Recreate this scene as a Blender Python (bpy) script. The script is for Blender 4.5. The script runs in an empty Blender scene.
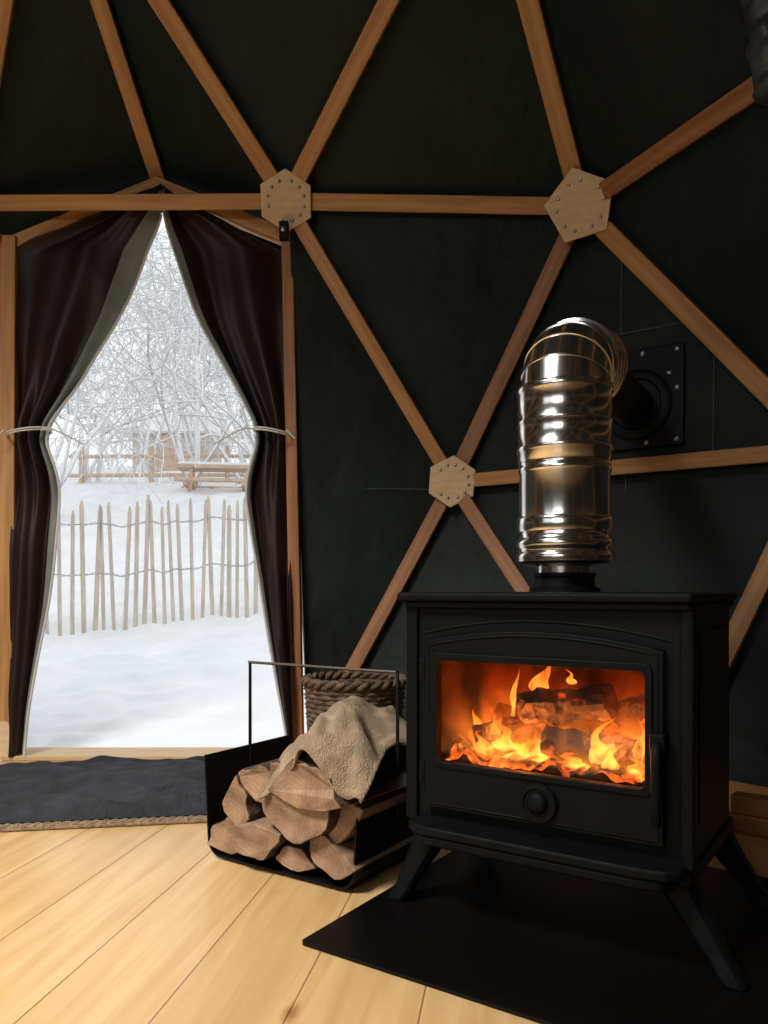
import bpy, bmesh, math, random
import numpy as np
from mathutils import Vector, Matrix, noise
R = math.radians
random.seed(7)
S = bpy.context.scene
COL = S.collection
try:
    S.view_settings.view_transform = 'Standard'
    S.view_settings.look = 'None'
except Exception: pass

# ------------------------------------------------------------------ materials
def newmat(name):
    m = bpy.data.materials.new(name); m.use_nodes = True
    return m, m.node_tree, m.node_tree.nodes['Principled BSDF']

def mat(name, col, rough=.6, metal=0, var=0.0, nscale=8, stretch=(1,1,1), bump=0, bscale=40, col2=None, spec=.5, detail=5, bdist=.01):
    m, nt, p = newmat(name)
    p.inputs['Base Color'].default_value = (*col, 1)
    p.inputs['Roughness'].default_value = rough
    p.inputs['Metallic'].default_value = metal
    p.inputs['Specular IOR Level'].default_value = spec
    tc = nt.nodes.new('ShaderNodeTexCoord'); mp = nt.nodes.new('ShaderNodeMapping')
    mp.inputs['Scale'].default_value = stretch
    nt.links.new(tc.outputs['Object'], mp.inputs['Vector'])
    if var > 0 or col2:
        n = nt.nodes.new('ShaderNodeTexNoise'); n.inputs['Scale'].default_value = nscale; n.inputs['Detail'].default_value = detail
        r = nt.nodes.new('ShaderNodeValToRGB')
        c2 = col2 if col2 else tuple(c*(1-var) for c in col)
        r.color_ramp.elements[0].position = .35; r.color_ramp.elements[1].position = .65
        r.color_ramp.elements[0].color = (*c2, 1); r.color_ramp.elements[1].color = (*col, 1)
        nt.links.new(mp.outputs[0], n.inputs['Vector']); nt.links.new(n.outputs['Fac'], r.inputs[0])
        nt.links.new(r.outputs[0], p.inputs['Base Color'])
    if bump > 0:
        n2 = nt.nodes.new('ShaderNodeTexNoise'); n2.inputs['Scale'].default_value = bscale; n2.inputs['Detail'].default_value = 4
        b = nt.nodes.new('ShaderNodeBump'); b.inputs['Strength'].default_value = bump; b.inputs['Distance'].default_value = bdist
        nt.links.new(mp.outputs[0], n2.inputs['Vector']); nt.links.new(n2.outputs['Fac'], b.inputs['Height'])
        nt.links.new(b.outputs[0], p.inputs['Normal'])
    return m

M_fabric = mat('dome_canvas', (.0130,.0210,.0185), .62, var=.30, nscale=2.5, bump=.6, bscale=3.5, spec=.25, bdist=.05)
M_strut = mat('larch_strut', (.58,.300,.105), .5, col2=(.42,.19,.057), nscale=3, stretch=(1,14,14), bump=.1, bscale=10)
M_red = mat('reddish_strut', (.42,.185,.064), .5, col2=(.27,.105,.035), nscale=3, stretch=(1,14,14))
M_ply = mat('birch_plywood', (.76,.55,.32), .5, col2=(.66,.45,.24), nscale=4, stretch=(3,14,3))
M_screw = mat('screw_metal', (.35,.35,.35), .35, 1)
M_steel = mat('polished_steel', (.86,.84,.81), .17, 1)
M_iron = mat('cast_iron', (.0046,.0053,.0055), .55, 0, var=.25, nscale=20, bump=.08, bscale=160, spec=.12)
M_blk = mat('black_steel', (.0035,.0035,.004), .5, spec=.2)
M_hearth = mat('hearth_black', (.0025,.0022,.0021), .42, spec=.22)
M_brick = mat('firebrick', (.055,.027,.018), .9, var=.8, nscale=12, bump=.6, bscale=40)
M_curt = mat('brown_curtain', (.026,.0125,.011), .5, var=.3, nscale=5, bump=.25, bscale=7, spec=.3)
M_line = mat('curtain_lining', (.20,.225,.205), .6, var=.3)
M_hem = mat('curtain_hem', (.6,.59,.56), .7)
M_rope = mat('white_rope', (.75,.72,.66), .8, bump=.5, bscale=200)
M_mat = mat('grey_doormat', (.032,.033,.040), .95, var=.5, nscale=14, bump=1, bscale=60)
M_jute = mat('jute', (.33,.225,.125), .9, var=.45, nscale=60, bump=.8, bscale=200)
M_wick = mat('wicker', (.18,.11,.06), .8, col2=(.06,.037,.02), nscale=40, bump=.8, bscale=120)
M_burl = mat('burlap', (.52,.375,.235), .95, var=.35, nscale=30, bump=.8, bscale=300)
M_bark = mat('log_bark', (.085,.05,.032), .95, var=.6, nscale=14, bump=1, bscale=40)
M_pale = mat('chestnut_pale', (.66,.57,.48), .8, col2=(.50,.42,.34), nscale=5, stretch=(10,10,1))
M_wire = mat('fence_wire', (.38,.38,.39), .5, .5)
M_snow = mat('snow', (.90,.91,.93), .8, col2=(.82,.84,.87), nscale=3, bump=1, bscale=7)
M_far = mat('hazed_bench_wood', (.68,.50,.36), .8, var=.2)  # colour paled to imitate haze over the distant wood
M_cab = mat('cabin_boards', (.64,.55,.46), .85, var=.2, nscale=3, stretch=(1,1,12))  # board colour lightened, distance haze painted in
M_fab2 = mat('blind_cloth', (.06,.065,.07), .4, var=.5, bump=.6, bscale=20)
M_sill = mat('sill_pine', (.60,.42,.23), .5, col2=(.5,.33,.17), nscale=4, stretch=(1,12,12))

def logend_mat():
    m, nt, p = newmat('split_wood'); L = nt.links.new; p.inputs['Roughness'].default_value = .85
    tc = nt.nodes.new('ShaderNodeTexCoord'); mp = nt.nodes.new('ShaderNodeMapping'); mp.inputs['Scale'].default_value = (1,.12,1)
    L(tc.outputs['Object'], mp.inputs['Vector'])
    wv_ = nt.nodes.new('ShaderNodeTexWave'); wv_.wave_type = 'RINGS'; wv_.rings_direction = 'Y'; wv_.inputs['Scale'].default_value = 30
    wv_.inputs['Distortion'].default_value = 5; wv_.inputs['Detail'].default_value = 4; wv_.inputs['Detail Scale'].default_value = 1.5
    mo = nt.nodes.new('ShaderNodeMapping'); mo.inputs['Location'].default_value = (.04,0,.05); L(mp.outputs[0], mo.inputs['Vector']); L(mo.outputs[0], wv_.inputs['Vector'])
    n = nt.nodes.new('ShaderNodeTexNoise'); n.inputs['Scale'].default_value = 16; n.inputs['Detail'].default_value = 7; L(mp.outputs[0], n.inputs['Vector'])
    r = nt.nodes.new('ShaderNodeValToRGB'); r.color_ramp.elements[0].color = (.16,.092,.054,1); r.color_ramp.elements[1].color = (.43,.275,.165,1)
    r.color_ramp.elements[0].position = .32; r.color_ramp.elements[1].position = .66; L(n.outputs['Fac'], r.inputs[0])
    r2 = nt.nodes.new('ShaderNodeValToRGB'); r2.color_ramp.elements[0].color = (.88,.85,.82,1); r2.color_ramp.elements[1].color = (1,1,1,1); L(wv_.outputs['Fac'], r2.inputs[0])
    mx = nt.nodes.new('ShaderNodeMix'); mx.data_type = 'RGBA'; mx.blend_type = 'MULTIPLY'; mx.inputs[0].default_value = 1
    L(r.outputs[0], mx.inputs[6]); L(r2.outputs[0], mx.inputs[7]); L(mx.outputs[2], p.inputs['Base Color'])
    b = nt.nodes.new('ShaderNodeBump'); b.inputs['Strength'].default_value = .7; b.inputs['Distance'].default_value = .006
    L(n.outputs['Fac'], b.inputs['Height']); L(b.outputs[0], p.inputs['Normal'])
    return m
M_logend = logend_mat()

# snowy branches: snow on upward faces
def tree_mat():
    m, nt, p = newmat('snowy_bark'); p.inputs['Roughness'].default_value = .85
    g = nt.nodes.new('ShaderNodeNewGeometry'); s = nt.nodes.new('ShaderNodeSeparateXYZ')
    n = nt.nodes.new('ShaderNodeTexNoise'); n.inputs['Scale'].default_value = 6
    a = nt.nodes.new('ShaderNodeMath'); a.operation = 'ADD'
    r = nt.nodes.new('ShaderNodeValToRGB')
    r.color_ramp.elements[0].position = .05; r.color_ramp.elements[0].color = (.50,.48,.46,1)  # bark lifted to pale grey: haze put into the colour
    r.color_ramp.elements[1].position = .40; r.color_ramp.elements[1].color = (.88,.89,.91,1)
    nt.links.new(g.outputs['Normal'], s.inputs[0]); nt.links.new(s.outputs['Z'], a.inputs[0])
    nt.links.new(n.outputs['Fac'], a.inputs[1]); nt.links.new(a.outputs[0], r.inputs[0])
    nt.links.new(r.outputs[0], p.inputs['Base Color'])
    return m
M_tree = tree_mat()

def floor_mat():
    m, nt, p = newmat('pine_floorboards'); L = nt.links.new
    tc = nt.nodes.new('ShaderNodeTexCoord'); mp = nt.nodes.new('ShaderNodeMapping')
    mp.inputs['Rotation'].default_value = (0,0,R(-80.7)); mp.inputs['Location'].default_value = (.3,.06,0)
    L(tc.outputs['Object'], mp.inputs['Vector'])
    b = nt.nodes.new('ShaderNodeTexBrick'); b.inputs['Scale'].default_value = 1
    b.inputs['Brick Width'].default_value = 2.3; b.inputs['Row Height'].default_value = .19
    b.inputs['Mortar Size'].default_value = .0017; b.inputs['Mortar Smooth'].default_value = .3
    b.inputs['Color1'].default_value = (.74,.505,.245,1); b.inputs['Color2'].default_value = (.65,.42,.18,1)
    b.inputs['Mortar'].default_value = (.33,.18,.07,1)
    L(mp.outputs[0], b.inputs['Vector'])
    mp2 = nt.nodes.new('ShaderNodeMapping'); mp2.inputs['Scale'].default_value = (1.2,16,1)
    L(mp.outputs[0], mp2.inputs['Vector'])
    n = nt.nodes.new('ShaderNodeTexNoise'); n.inputs['Scale'].default_value = 2; n.inputs['Detail'].default_value = 7; n.inputs['Distortion'].default_value = .6
    L(mp2.outputs[0], n.inputs['Vector'])
    r = nt.nodes.new('ShaderNodeValToRGB'); r.color_ramp.elements[0].position = .3; r.color_ramp.elements[1].position = .7
    r.color_ramp.elements[0].color = (.80,.70,.58,1); r.color_ramp.elements[1].color = (1,1,1,1)
    L(n.outputs['Fac'], r.inputs[0])
    mx = nt.nodes.new('ShaderNodeMix'); mx.data_type = 'RGBA'; mx.blend_type = 'MULTIPLY'; mx.inputs[0].default_value = 1
    L(b.outputs['Color'], mx.inputs[6]); L(r.outputs[0], mx.inputs[7])
    v = nt.nodes.new('ShaderNodeTexVoronoi'); v.inputs['Scale'].default_value = 2.3
    mp3 = nt.nodes.new('ShaderNodeMapping'); mp3.inputs['Scale'].default_value = (.6,1.3,1); L(mp.outputs[0], mp3.inputs['Vector']); L(mp3.outputs[0], v.inputs['Vector'])
    r2 = nt.nodes.new('ShaderNodeValToRGB'); r2.color_ramp.elements[0].position = .015; r2.color_ramp.elements[1].position = .05
    r2.color_ramp.elements[0].color = (.5,.32,.18,1); r2.color_ramp.elements[1].color = (1,1,1,1); L(v.outputs['Distance'], r2.inputs[0])
    mx2 = nt.nodes.new('ShaderNodeMix'); mx2.data_type = 'RGBA'; mx2.blend_type = 'MULTIPLY'; mx2.inputs[0].default_value = 1
    L(mx.outputs[2], mx2.inputs[6]); L(r2.outputs[0], mx2.inputs[7])
    L(mx2.outputs[2], p.inputs['Base Color']); p.inputs['Roughness'].default_value = .30
    bp = nt.nodes.new('ShaderNodeBump'); bp.inputs['Strength'].default_value = .4; bp.inputs['Distance'].default_value = .003; bp.invert = True
    L(b.outputs['Fac'], bp.inputs['Height']); L(bp.outputs[0], p.inputs['Normal'])
    return m
M_floor = floor_mat()

def flame_mat(name, strength, c0, c1, c2, dens, lo=.36, hi=.62, sc=26):
    m = bpy.data.materials.new(name); m.use_nodes = True; nt = m.node_tree; nt.nodes.clear(); L = nt.links.new
    o = nt.nodes.new('ShaderNodeOutputMaterial'); e = nt.nodes.new('ShaderNodeEmission'); t = nt.nodes.new('ShaderNodeBsdfTransparent')
    mx = nt.nodes.new('ShaderNodeMixShader'); tc = nt.nodes.new('ShaderNodeTexCoord'); sp = nt.nodes.new('ShaderNodeSeparateXYZ')
    r = nt.nodes.new('ShaderNodeValToRGB'); cr = r.color_ramp
    cr.elements[0].color = (*c0,1); cr.elements[1].color = (*c2,1); q = cr.elements.new(.45); q.color = (*c1,1)
    n = nt.nodes.new('ShaderNodeTexNoise'); n.inputs['Scale'].default_value = sc; n.inputs['Distortion'].default_value = 1.2; n.inputs['Detail'].default_value = 4
    mp = nt.nodes.new('ShaderNodeMapping'); mp.inputs['Scale'].default_value = (1,1,.35)
    r2 = nt.nodes.new('ShaderNodeValToRGB'); r2.color_ramp.elements[0].position = lo; r2.color_ramp.elements[1].position = hi
    r2.color_ramp.elements[0].color = (0,0,0,1); r2.color_ramp.elements[1].color = (dens,dens,dens,1)
    f = nt.nodes.new('ShaderNodeValToRGB'); f.color_ramp.elements[0].color = (.3,.3,.3,1); f.color_ramp.elements[1].color = (.04,.04,.04,1)
    q = f.color_ramp.elements.new(.25); q.color = (1,1,1,1); q = f.color_ramp.elements.new(.6); q.color = (.7,.7,.7,1)
    mu = nt.nodes.new('ShaderNodeMath'); mu.operation = 'MULTIPLY'
    L(tc.outputs['Generated'], sp.inputs[0]); L(sp.outputs['Z'], r.inputs[0]); L(sp.outputs['Z'], f.inputs[0]); L(r.outputs[0], e.inputs[0]); e.inputs[1].default_value = strength
    L(tc.outputs['Object'], mp.inputs['Vector']); L(mp.outputs[0], n.inputs['Vector']); L(n.outputs['Fac'], r2.inputs[0])
    L(r2.outputs[0], mu.inputs[0]); L(f.outputs[0], mu.inputs[1])
    L(mu.outputs[0], mx.inputs[0]); L(t.outputs[0], mx.inputs[1]); L(e.outputs[0], mx.inputs[2]); L(mx.outputs[0], o.inputs[0])
    return m
M_fl1 = flame_mat('flame_bright', 3.8, (1,.42,.08), (1,.27,.03), (1,.09,.005), .8, .34, .70, 30)

def fire_volume():
    """soft burning gas: emission-only volume, denser near the coals"""
    m = bpy.data.materials.new('burning_gas'); m.use_nodes = True; nt = m.node_tree; nt.nodes.clear(); L = nt.links.new
    o = nt.nodes.new('ShaderNodeOutputMaterial'); e = nt.nodes.new('ShaderNodeEmission'); tc = nt.nodes.new('ShaderNodeTexCoord')
    sp = nt.nodes.new('ShaderNodeSeparateXYZ'); L(tc.outputs['Generated'], sp.inputs[0])
    mp = nt.nodes.new('ShaderNodeMapping'); mp.inputs['Scale'].default_value = (1,.5,.42); L(tc.outputs['Object'], mp.inputs['Vector'])
    n = nt.nodes.new('ShaderNodeTexNoise'); n.inputs['Scale'].default_value = 17; n.inputs['Detail'].default_value = 4; n.inputs['Distortion'].default_value = 1.1; L(mp.outputs[0], n.inputs['Vector'])
    hr = nt.nodes.new('ShaderNodeValToRGB'); cr = hr.color_ramp; cr.elements[0].color = (.16,.16,.16,1); cr.elements[1].color = (0,0,0,1); cr.elements[1].position = .85
    q = cr.elements.new(.25); q.color = (.10,.10,.10,1); q = cr.elements.new(.5); q.color = (.03,.03,.03,1); L(sp.outputs['Z'], hr.inputs[0])
    xr = nt.nodes.new('ShaderNodeValToRGB'); cr = xr.color_ramp; cr.elements[0].color = (.4,.4,.4,1); cr.elements[1].color = (.6,.6,.6,1)
    for pp,vv in ((.12,.9),(.34,1.0),(.52,.45),(.74,.75),(.92,.8)): q = cr.elements.new(pp); q.color = (vv,vv,vv,1)
    L(sp.outputs['X'], xr.inputs[0])
    a = nt.nodes.new('ShaderNodeMath'); a.operation = 'SUBTRACT'; a.inputs[1].default_value = .50; L(n.outputs['Fac'], a.inputs[0])
    b = nt.nodes.new('ShaderNodeMath'); b.operation = 'ADD'; L(a.outputs[0], b.inputs[0]); L(hr.outputs[0], b.inputs[1])
    c = nt.nodes.new('ShaderNodeMath'); c.operation = 'MULTIPLY'; c.use_clamp = True; c.inputs[1].default_value = 6; L(b.outputs[0], c.inputs[0])
    hs = nt.nodes.new('ShaderNodeMath'); hs.operation = 'MULTIPLY'; hs.inputs[1].default_value = 6.2; L(hr.outputs[0], hs.inputs[0])
    d = nt.nodes.new('ShaderNodeMath'); d.operation = 'MULTIPLY'; L(c.outputs[0], d.inputs[0]); L(hs.outputs[0], d.inputs[1])
    d2 = nt.nodes.new('ShaderNodeMath'); d2.operation = 'MULTIPLY'; L(d.outputs[0], d2.inputs[0]); L(xr.outputs[0], d2.inputs[1])
    s = nt.nodes.new('ShaderNodeMath'); s.operation = 'MULTIPLY'; s.inputs[1].default_value = 22; L(d2.outputs[0], s.inputs[0])
    col = nt.nodes.new('ShaderNodeValToRGB'); col.color_ramp.elements[0].color = (1,.31,.035,1); col.color_ramp.elements[1].color = (1,.07,.004,1); col.color_ramp.elements[1].position = .6
    L(sp.outputs['Z'], col.inputs[0]); L(col.outputs[0], e.inputs[0]); L(s.outputs[0], e.inputs[1]); L(e.outputs[0], o.inputs['Volume'])
    return m
M_gas = fire_volume()

def ember_mat(name, base, sc, lo, hi, strength):
    m, nt, p = newmat(name); L = nt.links.new
    p.inputs['Base Color'].default_value = (*base,1); p.inputs['Roughness'].default_value = .9
    n = nt.nodes.new('ShaderNodeTexNoise'); n.inputs['Scale'].default_value = sc; n.inputs['Detail'].default_value = 5
    tc = nt.nodes.new('ShaderNodeTexCoord'); L(tc.outputs['Object'], n.inputs['Vector'])
    r = nt.nodes.new('ShaderNodeValToRGB'); r.color_ramp.elements[0].position = lo; r.color_ramp.elements[1].position = hi
    r.color_ramp.elements[0].color = (0,0,0,1); r.color_ramp.elements[1].color = (1,.30,.04,1)
    q = r.color_ramp.elements.new((lo+hi)/2); q.color = (.7,.07,.005,1)
    L(n.outputs['Fac'], r.inputs[0]); L(r.outputs[0], p.inputs['Emission Color']); p.inputs['Emission Strength'].default_value = strength
    b = nt.nodes.new('ShaderNodeBump'); b.inputs['Strength'].default_value = 1; b.inputs['Distance'].default_value = .012
    v = nt.nodes.new('ShaderNodeTexVoronoi'); v.inputs['Scale'].default_value = sc*2.4; L(tc.outputs['Object'], v.inputs['Vector'])
    L(v.outputs['Distance'], b.inputs['Height']); L(b.outputs[0], p.inputs['Normal'])
    return m
M_ember = ember_mat('embers', (.03,.02,.015), 24, .46, .66, 3.0)
M_char = ember_mat('charred_log', (.075,.065,.060), 18, .58, .74, 1.6)

def glass_mat():
    m = bpy.data.materials.new('stove_glass'); m.use_nodes = True; nt = m.node_tree; nt.nodes.clear(); L = nt.links.new
    o = nt.nodes.new('ShaderNodeOutputMaterial'); g = nt.nodes.new('ShaderNodeBsdfGlossy'); t = nt.nodes.new('ShaderNodeBsdfTransparent')
    mx = nt.nodes.new('ShaderNodeMixShader'); g.inputs['Roughness'].default_value = .08; g.inputs['Color'].default_value = (.5,.5,.5,1)
    n = nt.nodes.new('ShaderNodeTexNoise'); n.inputs['Scale'].default_value = 7; n.inputs['Detail'].default_value = 4
    tc = nt.nodes.new('ShaderNodeTexCoord'); L(tc.outputs['Object'], n.inputs['Vector'])
    r = nt.nodes.new('ShaderNodeValToRGB'); r.color_ramp.elements[0].color = (.62,.5,.42,1); r.color_ramp.elements[1].color = (1,.98,.95,1)
    r.color_ramp.elements[0].position = .3; r.color_ramp.elements[1].position = .6
    L(n.outputs['Fac'], r.inputs[0]); L(r.outputs[0], t.inputs[0])
    mx.inputs[0].default_value = .03; L(t.outputs[0], mx.inputs[1]); L(g.outputs[0], mx.inputs[2]); L(mx.outputs[0], o.inputs[0])
    return m
M_glass = glass_mat()

# ------------------------------------------------------------------ helpers
def add(o, parent=None):
    COL.objects.link(o)
    if parent: o.parent = parent
    return o
def empty(name, loc=(0,0,0), rotz=0):
    o = bpy.data.objects.new(name, None); o.location = loc; o.rotation_euler = (0,0,rotz); o.empty_display_size = .1
    return add(o)
def mesh(name, vs, fs, m, parent=None, smooth=False, sharp=None, bevel=0, mats=None, fm=None):
    me = bpy.data.meshes.new(name); me.from_pydata([tuple(v) for v in vs], [], fs); me.update()
    for x in (mats or [m]): me.materials.append(x)
    if fm:
        for p, i in zip(me.polygons, fm): p.material_index = i
    bm = bmesh.new(); bm.from_mesh(me); bmesh.ops.recalc_face_normals(bm, faces=bm.faces); bm.to_mesh(me); bm.free()
    if smooth:
        for p in me.polygons: p.use_smooth = True
        if sharp: me.set_sharp_from_angle(angle=R(sharp))
    o = bpy.data.objects.new(name, me); add(o, parent)
    if bevel:
        b = o.modifiers.new('b','BEVEL'); b.width = bevel; b.segments = 3; b.limit_method = 'ANGLE'
    return o
BF = [(0,1,3,2),(4,6,7,5),(0,4,5,1),(2,3,7,6),(0,2,6,4),(1,5,7,3)]
def box(name, lo, hi, m, parent=None, bevel=.002, loc=None, rot=None):
    vs = [(x,y,z) for x in (lo[0],hi[0]) for y in (lo[1],hi[1]) for z in (lo[2],hi[2])]
    o = mesh(name, vs, BF, m, parent, bevel=bevel)
    if loc: o.location = loc
    if rot: o.rotation_euler = rot
    return o
def lathe(name, prof, m, parent=None, seg=64, loc=(0,0,0), rot=(0,0,0), sharp=30, cap=True):
    vs, fs = [], []
    for r,z in prof:
        for i in range(seg):
            a = 2*math.pi*i/seg; vs.append((r*math.cos(a), r*math.sin(a), z))
    for k in range(len(prof)-1):
        for i in range(seg):
            j = (i+1)%seg; fs.append((k*seg+i, k*seg+j, (k+1)*seg+j, (k+1)*seg+i))
    if cap:
        fs.append(tuple(range(seg))); n = (len(prof)-1)*seg; fs.append(tuple(range(n, n+seg)))
    o = mesh(name, vs, fs, m, parent, True, sharp); o.location = loc; o.rotation_euler = rot
    return o
def tube(name, pts, r, m, parent=None, cyclic=False, typ='POLY', res=3, radii=None):
    c = bpy.data.curves.new(name,'CURVE'); c.dimensions = '3D'; c.bevel_depth = r; c.bevel_resolution = res; c.use_fill_caps = True
    s = c.splines.new(typ); s.points.add(len(pts)-1)
    for i,p in enumerate(pts):
        s.points[i].co = (*p,1)
        if radii: s.points[i].radius = radii[i]
    s.use_cyclic_u = cyclic
    if typ == 'NURBS': s.order_u = 4; s.use_endpoint_u = True
    c.materials.append(m); return add(bpy.data.objects.new(name, c), parent)
def plate(name, outer, holes, th, m, parent, yfront, bevel=.002):
    """2D outline in local X-Z extruded along Y; front surface at yfront"""
    c = bpy.data.curves.new(name,'CURVE'); c.dimensions = '2D'; c.fill_mode = 'BOTH'; c.extrude = th/2-bevel; c.bevel_depth = bevel; c.bevel_resolution = 2; c.offset = -bevel
    for pl in [outer]+holes:
        s = c.splines.new('POLY'); s.points.add(len(pl)-1); s.use_cyclic_u = True
        for i,p in enumerate(pl): s.points[i].co = (p[0],p[1],0,1)
    c.materials.append(m); o = add(bpy.data.objects.new(name, c), parent)
    o.rotation_euler = (R(90),0,0); o.location = (0, yfront+th/2, 0); return o
def rrect(x0,z0,x1,z1,r,n=5):
    pts = []
    for cx,cz,a0 in ((x1-r,z1-r,0),(x0+r,z1-r,90),(x0+r,z0+r,180),(x1-r,z0+r,270)):
        for i in range(n+1):
            a = R(a0+90*i/n); pts.append((cx+r*math.cos(a), cz+r*math.sin(a)))
    return pts
C3 = Vector((-.5,0,.6))
def strut(name, a, b, w=.058, t=.042, m=None, parent=None, out=None, ext=0):
    a = Vector(a); b = Vector(b); d = b-a; L = d.length+2*ext; x = d.normalized(); mid = (a+b)/2
    o_ = out if out else (mid-C3).normalized()
    z = (o_ - x*o_.dot(x)).normalized(); y = z.cross(x)
    ob = box(name, (-L/2,-w/2,-t/2), (L/2,w/2,t/2), m or M_strut, parent, bevel=.004)
    M = Matrix((x,y,z)).transposed().to_4x4(); M.translation = mid; ob.matrix_world = M
    return ob

# ------------------------------------------------------------------ dome shell
H1 = (-.343,2.72,1.993); H2 = (.681,2.65,1.94); H3 = (.26,2.9,1.027); H4 = (1.27,2.22,1.027)
HL = (-1.455,2.72,1.987); U1 = (.26,2.05,2.67); U0 = (-.929,2.05,2.71); U2 = (1.139,1.70,1.945)
B1 = (-.29,2.88,0); B2 = (.825,2.32,0); B3 = (1.35,1.75,0); BLo = (-1.62,2.72,0); BLi = (-1.42,2.88,0); ML = (-1.66,2.78,1.03)
G = (-.836,2.87,2.135); GR = (-.377,2.87,1.915); GL = (-1.354,2.87,1.885)
TOP = (-.5,.2,3.2)
def ring(z, Rr, s, e, first, last, n=8):
    out = [first]
    for k in range(1,n):
        a = R(s+(e-s)*k/n); out.append((-.5+Rr*math.cos(a), Rr*math.sin(a), z))
    return out+[last]
RB = ring(0,2.75,43,-248,B3,BLo); RM = ring(1.03,2.85,51,-247,H4,ML); RU = ring(1.98,2.6,46,-251,U2,HL); RH = ring(2.7,1.9,70,-258,U1,U0)
tris = [(H1,H2,H3),(H2,H3,H4),(H2,H4,U2),(H1,U1,H2),(H2,U1,U2),(U0,U1,H1),(H1,U0,G),(U0,G,HL),(H1,G,GR),(HL,G,GL),
        (H3,B1,B2),(H1,H3,B1),(H3,H4,B2),(H4,B2,B3),(H1,GR,B1),(TOP,U0,U1),
        (HL,GL,BLi),(HL,BLi,ML),(ML,BLi,BLo)]
WIN = (4,5)      # unseen rear window bays, left open to let light in
for k in range(8):
    q = [(RB[k],RB[k+1],RM[k+1],RM[k])]
    if k not in WIN: q.append((RM[k],RM[k+1],RU[k+1],RU[k]))
    q.append((RU[k],RU[k+1],RH[k+1],RH[k]))
    for f in q: tris += [(f[0],f[1],f[2]),(f[0],f[2],f[3])]
    if k not in (5,6): tris.append((TOP,RH[k],RH[k+1]))  # two top bays out of view left open to let light in
idx, vs, fs = {}, [], []
for t in tris:
    f = []
    for p in t:
        if p not in idx:
            v = Vector(p); o_ = v-C3
            if p[2] < .01: o_.z = 0
            v = v + o_.normalized()*.038; idx[p] = len(vs); vs.append(v)
        f.append(idx[p])
    fs.append(tuple(f))
wall = mesh('wall_dome', vs, fs, M_fabric)

frame = empty('wooden_dome_frame')
S_ = lambda a,b,w=.058,t=.042,m=None: strut('strut', a, b, w, t, m, frame, None, -.045)
def trim(a,b,d): a=Vector(a); b=Vector(b); return a+(b-a).normalized()*d
S_(H1,H2,.056); S_(HL,H1,.052); S_(H1,H3,.052); S_(H2,H3,.058,m=M_red); S_(H2,H4,.06); S_(trim(H2,U1,.03),U1,.062); S_(trim(H2,U2,.060),U2,.058,m=M_red); S_(H1,U1,.056)
S_(H1,U0,.056); strut('strut',U0,G,.052,.042,None,frame); S_(U0,HL,.052); S_(U0,U1); S_(H3,H4,.05); S_(H3,B1,.052,m=M_red); S_(H3,B2,.052,m=M_red); S_(H4,B2,.055); S_(H4,U2); S_(U1,U2); S_(H4,B3)
S_(TOP,U0); S_(TOP,U1); S_(HL,ML); S_((-1.65,2.70,1.94),(-1.34,2.79,1.87),.045,.04)
for k in range(8):
    S_(RB[k],RM[k]) if k else None; S_(RM[k],RM[k+1]); S_(RU[k],RU[k+1]); S_(RU[k],RH[k]) if k else None
    if k not in WIN: S_(RM[k],RU[k+1])
    elif k == 4: S_(RM[k],RU[k])
    S_(RH[k],RH[k+1]); S_(TOP,RH[k])
for i,(a,b) in enumerate([(B1,B2),(B2,B3)]+[(RB[k],RB[k+1]) for k in range(8)]):
    a = Vector(a)*.985; b = Vector(b)*.985; a.z = b.z = .047
    strut('base_beam', a, b, .09, .05, M_strut, frame)

def hub(p, r, n, rot, dirs, off=.040):
    p = Vector(p); nrm = (C3+Vector((.3,0,.1))-p).normalized()
    up = Vector((0,0,1)); x = up.cross(nrm).normalized(); y = nrm.cross(x)
    M = Matrix((x,y,nrm)).transposed().to_4x4(); M.translation = p+nrm*off
    out = [(r*math.cos(R(rot)+2*math.pi*i/n), r*math.sin(R(rot)+2*math.pi*i/n)) for i in range(n)]
    v = [(a,b,-.010) for a,b in out]+[(a,b,.010) for a,b in out]
    f = [tuple(range(n)), tuple(range(n,2*n))]+[(i,(i+1)%n,n+(i+1)%n,n+i) for i in range(n)]
    o = mesh('hub_plate', v, f, M_ply, frame, bevel=.003); o.matrix_world = M
    Mi = M.inverted()
    for d in dirs:
        q = Mi @ Vector(d); q.z = 0; q.normalize(); s = Vector((-q.y,q.x,0))
        for sg in (-1,1):
            c = q*r*.62 + s*sg*r*.16
            sc = lathe('screw', [(.006,0),(.006,.002),(.004,.004),(.001,.0045)], M_screw, frame, seg=12)
            sc.matrix_world = M @ Matrix.Translation((c.x,c.y,.010))
hub(H1,.100,6,90,[H2,H3,U1,U0,HL,B1]); hub(H2,.120,5,100,[H1,H3,H4,U1,U2],.086); hub(H3,.096,6,85,[H1,H2,H4,B1,B2],.05); hub(H4,.10,6,90,[H3,H2,U2,B2,B3],.05)
for p,n in ((U0,6),(U1,6),(U2,6)): hub(p,.1,n,90,[])
hub((-1.42,2.80,.06),.09,6,0,[],.0)
box('post_bracket',(-.016,-.014,-.03),(.016,.014,.03),M_blk,frame,loc=(-.346,2.665,1.862))
lathe('bracket_bolt',[(.01,0),(.01,.006),(.004,.009)],M_screw,frame,seg=16,loc=(-.346,2.652,1.862),rot=(R(90),0,0))

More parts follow.
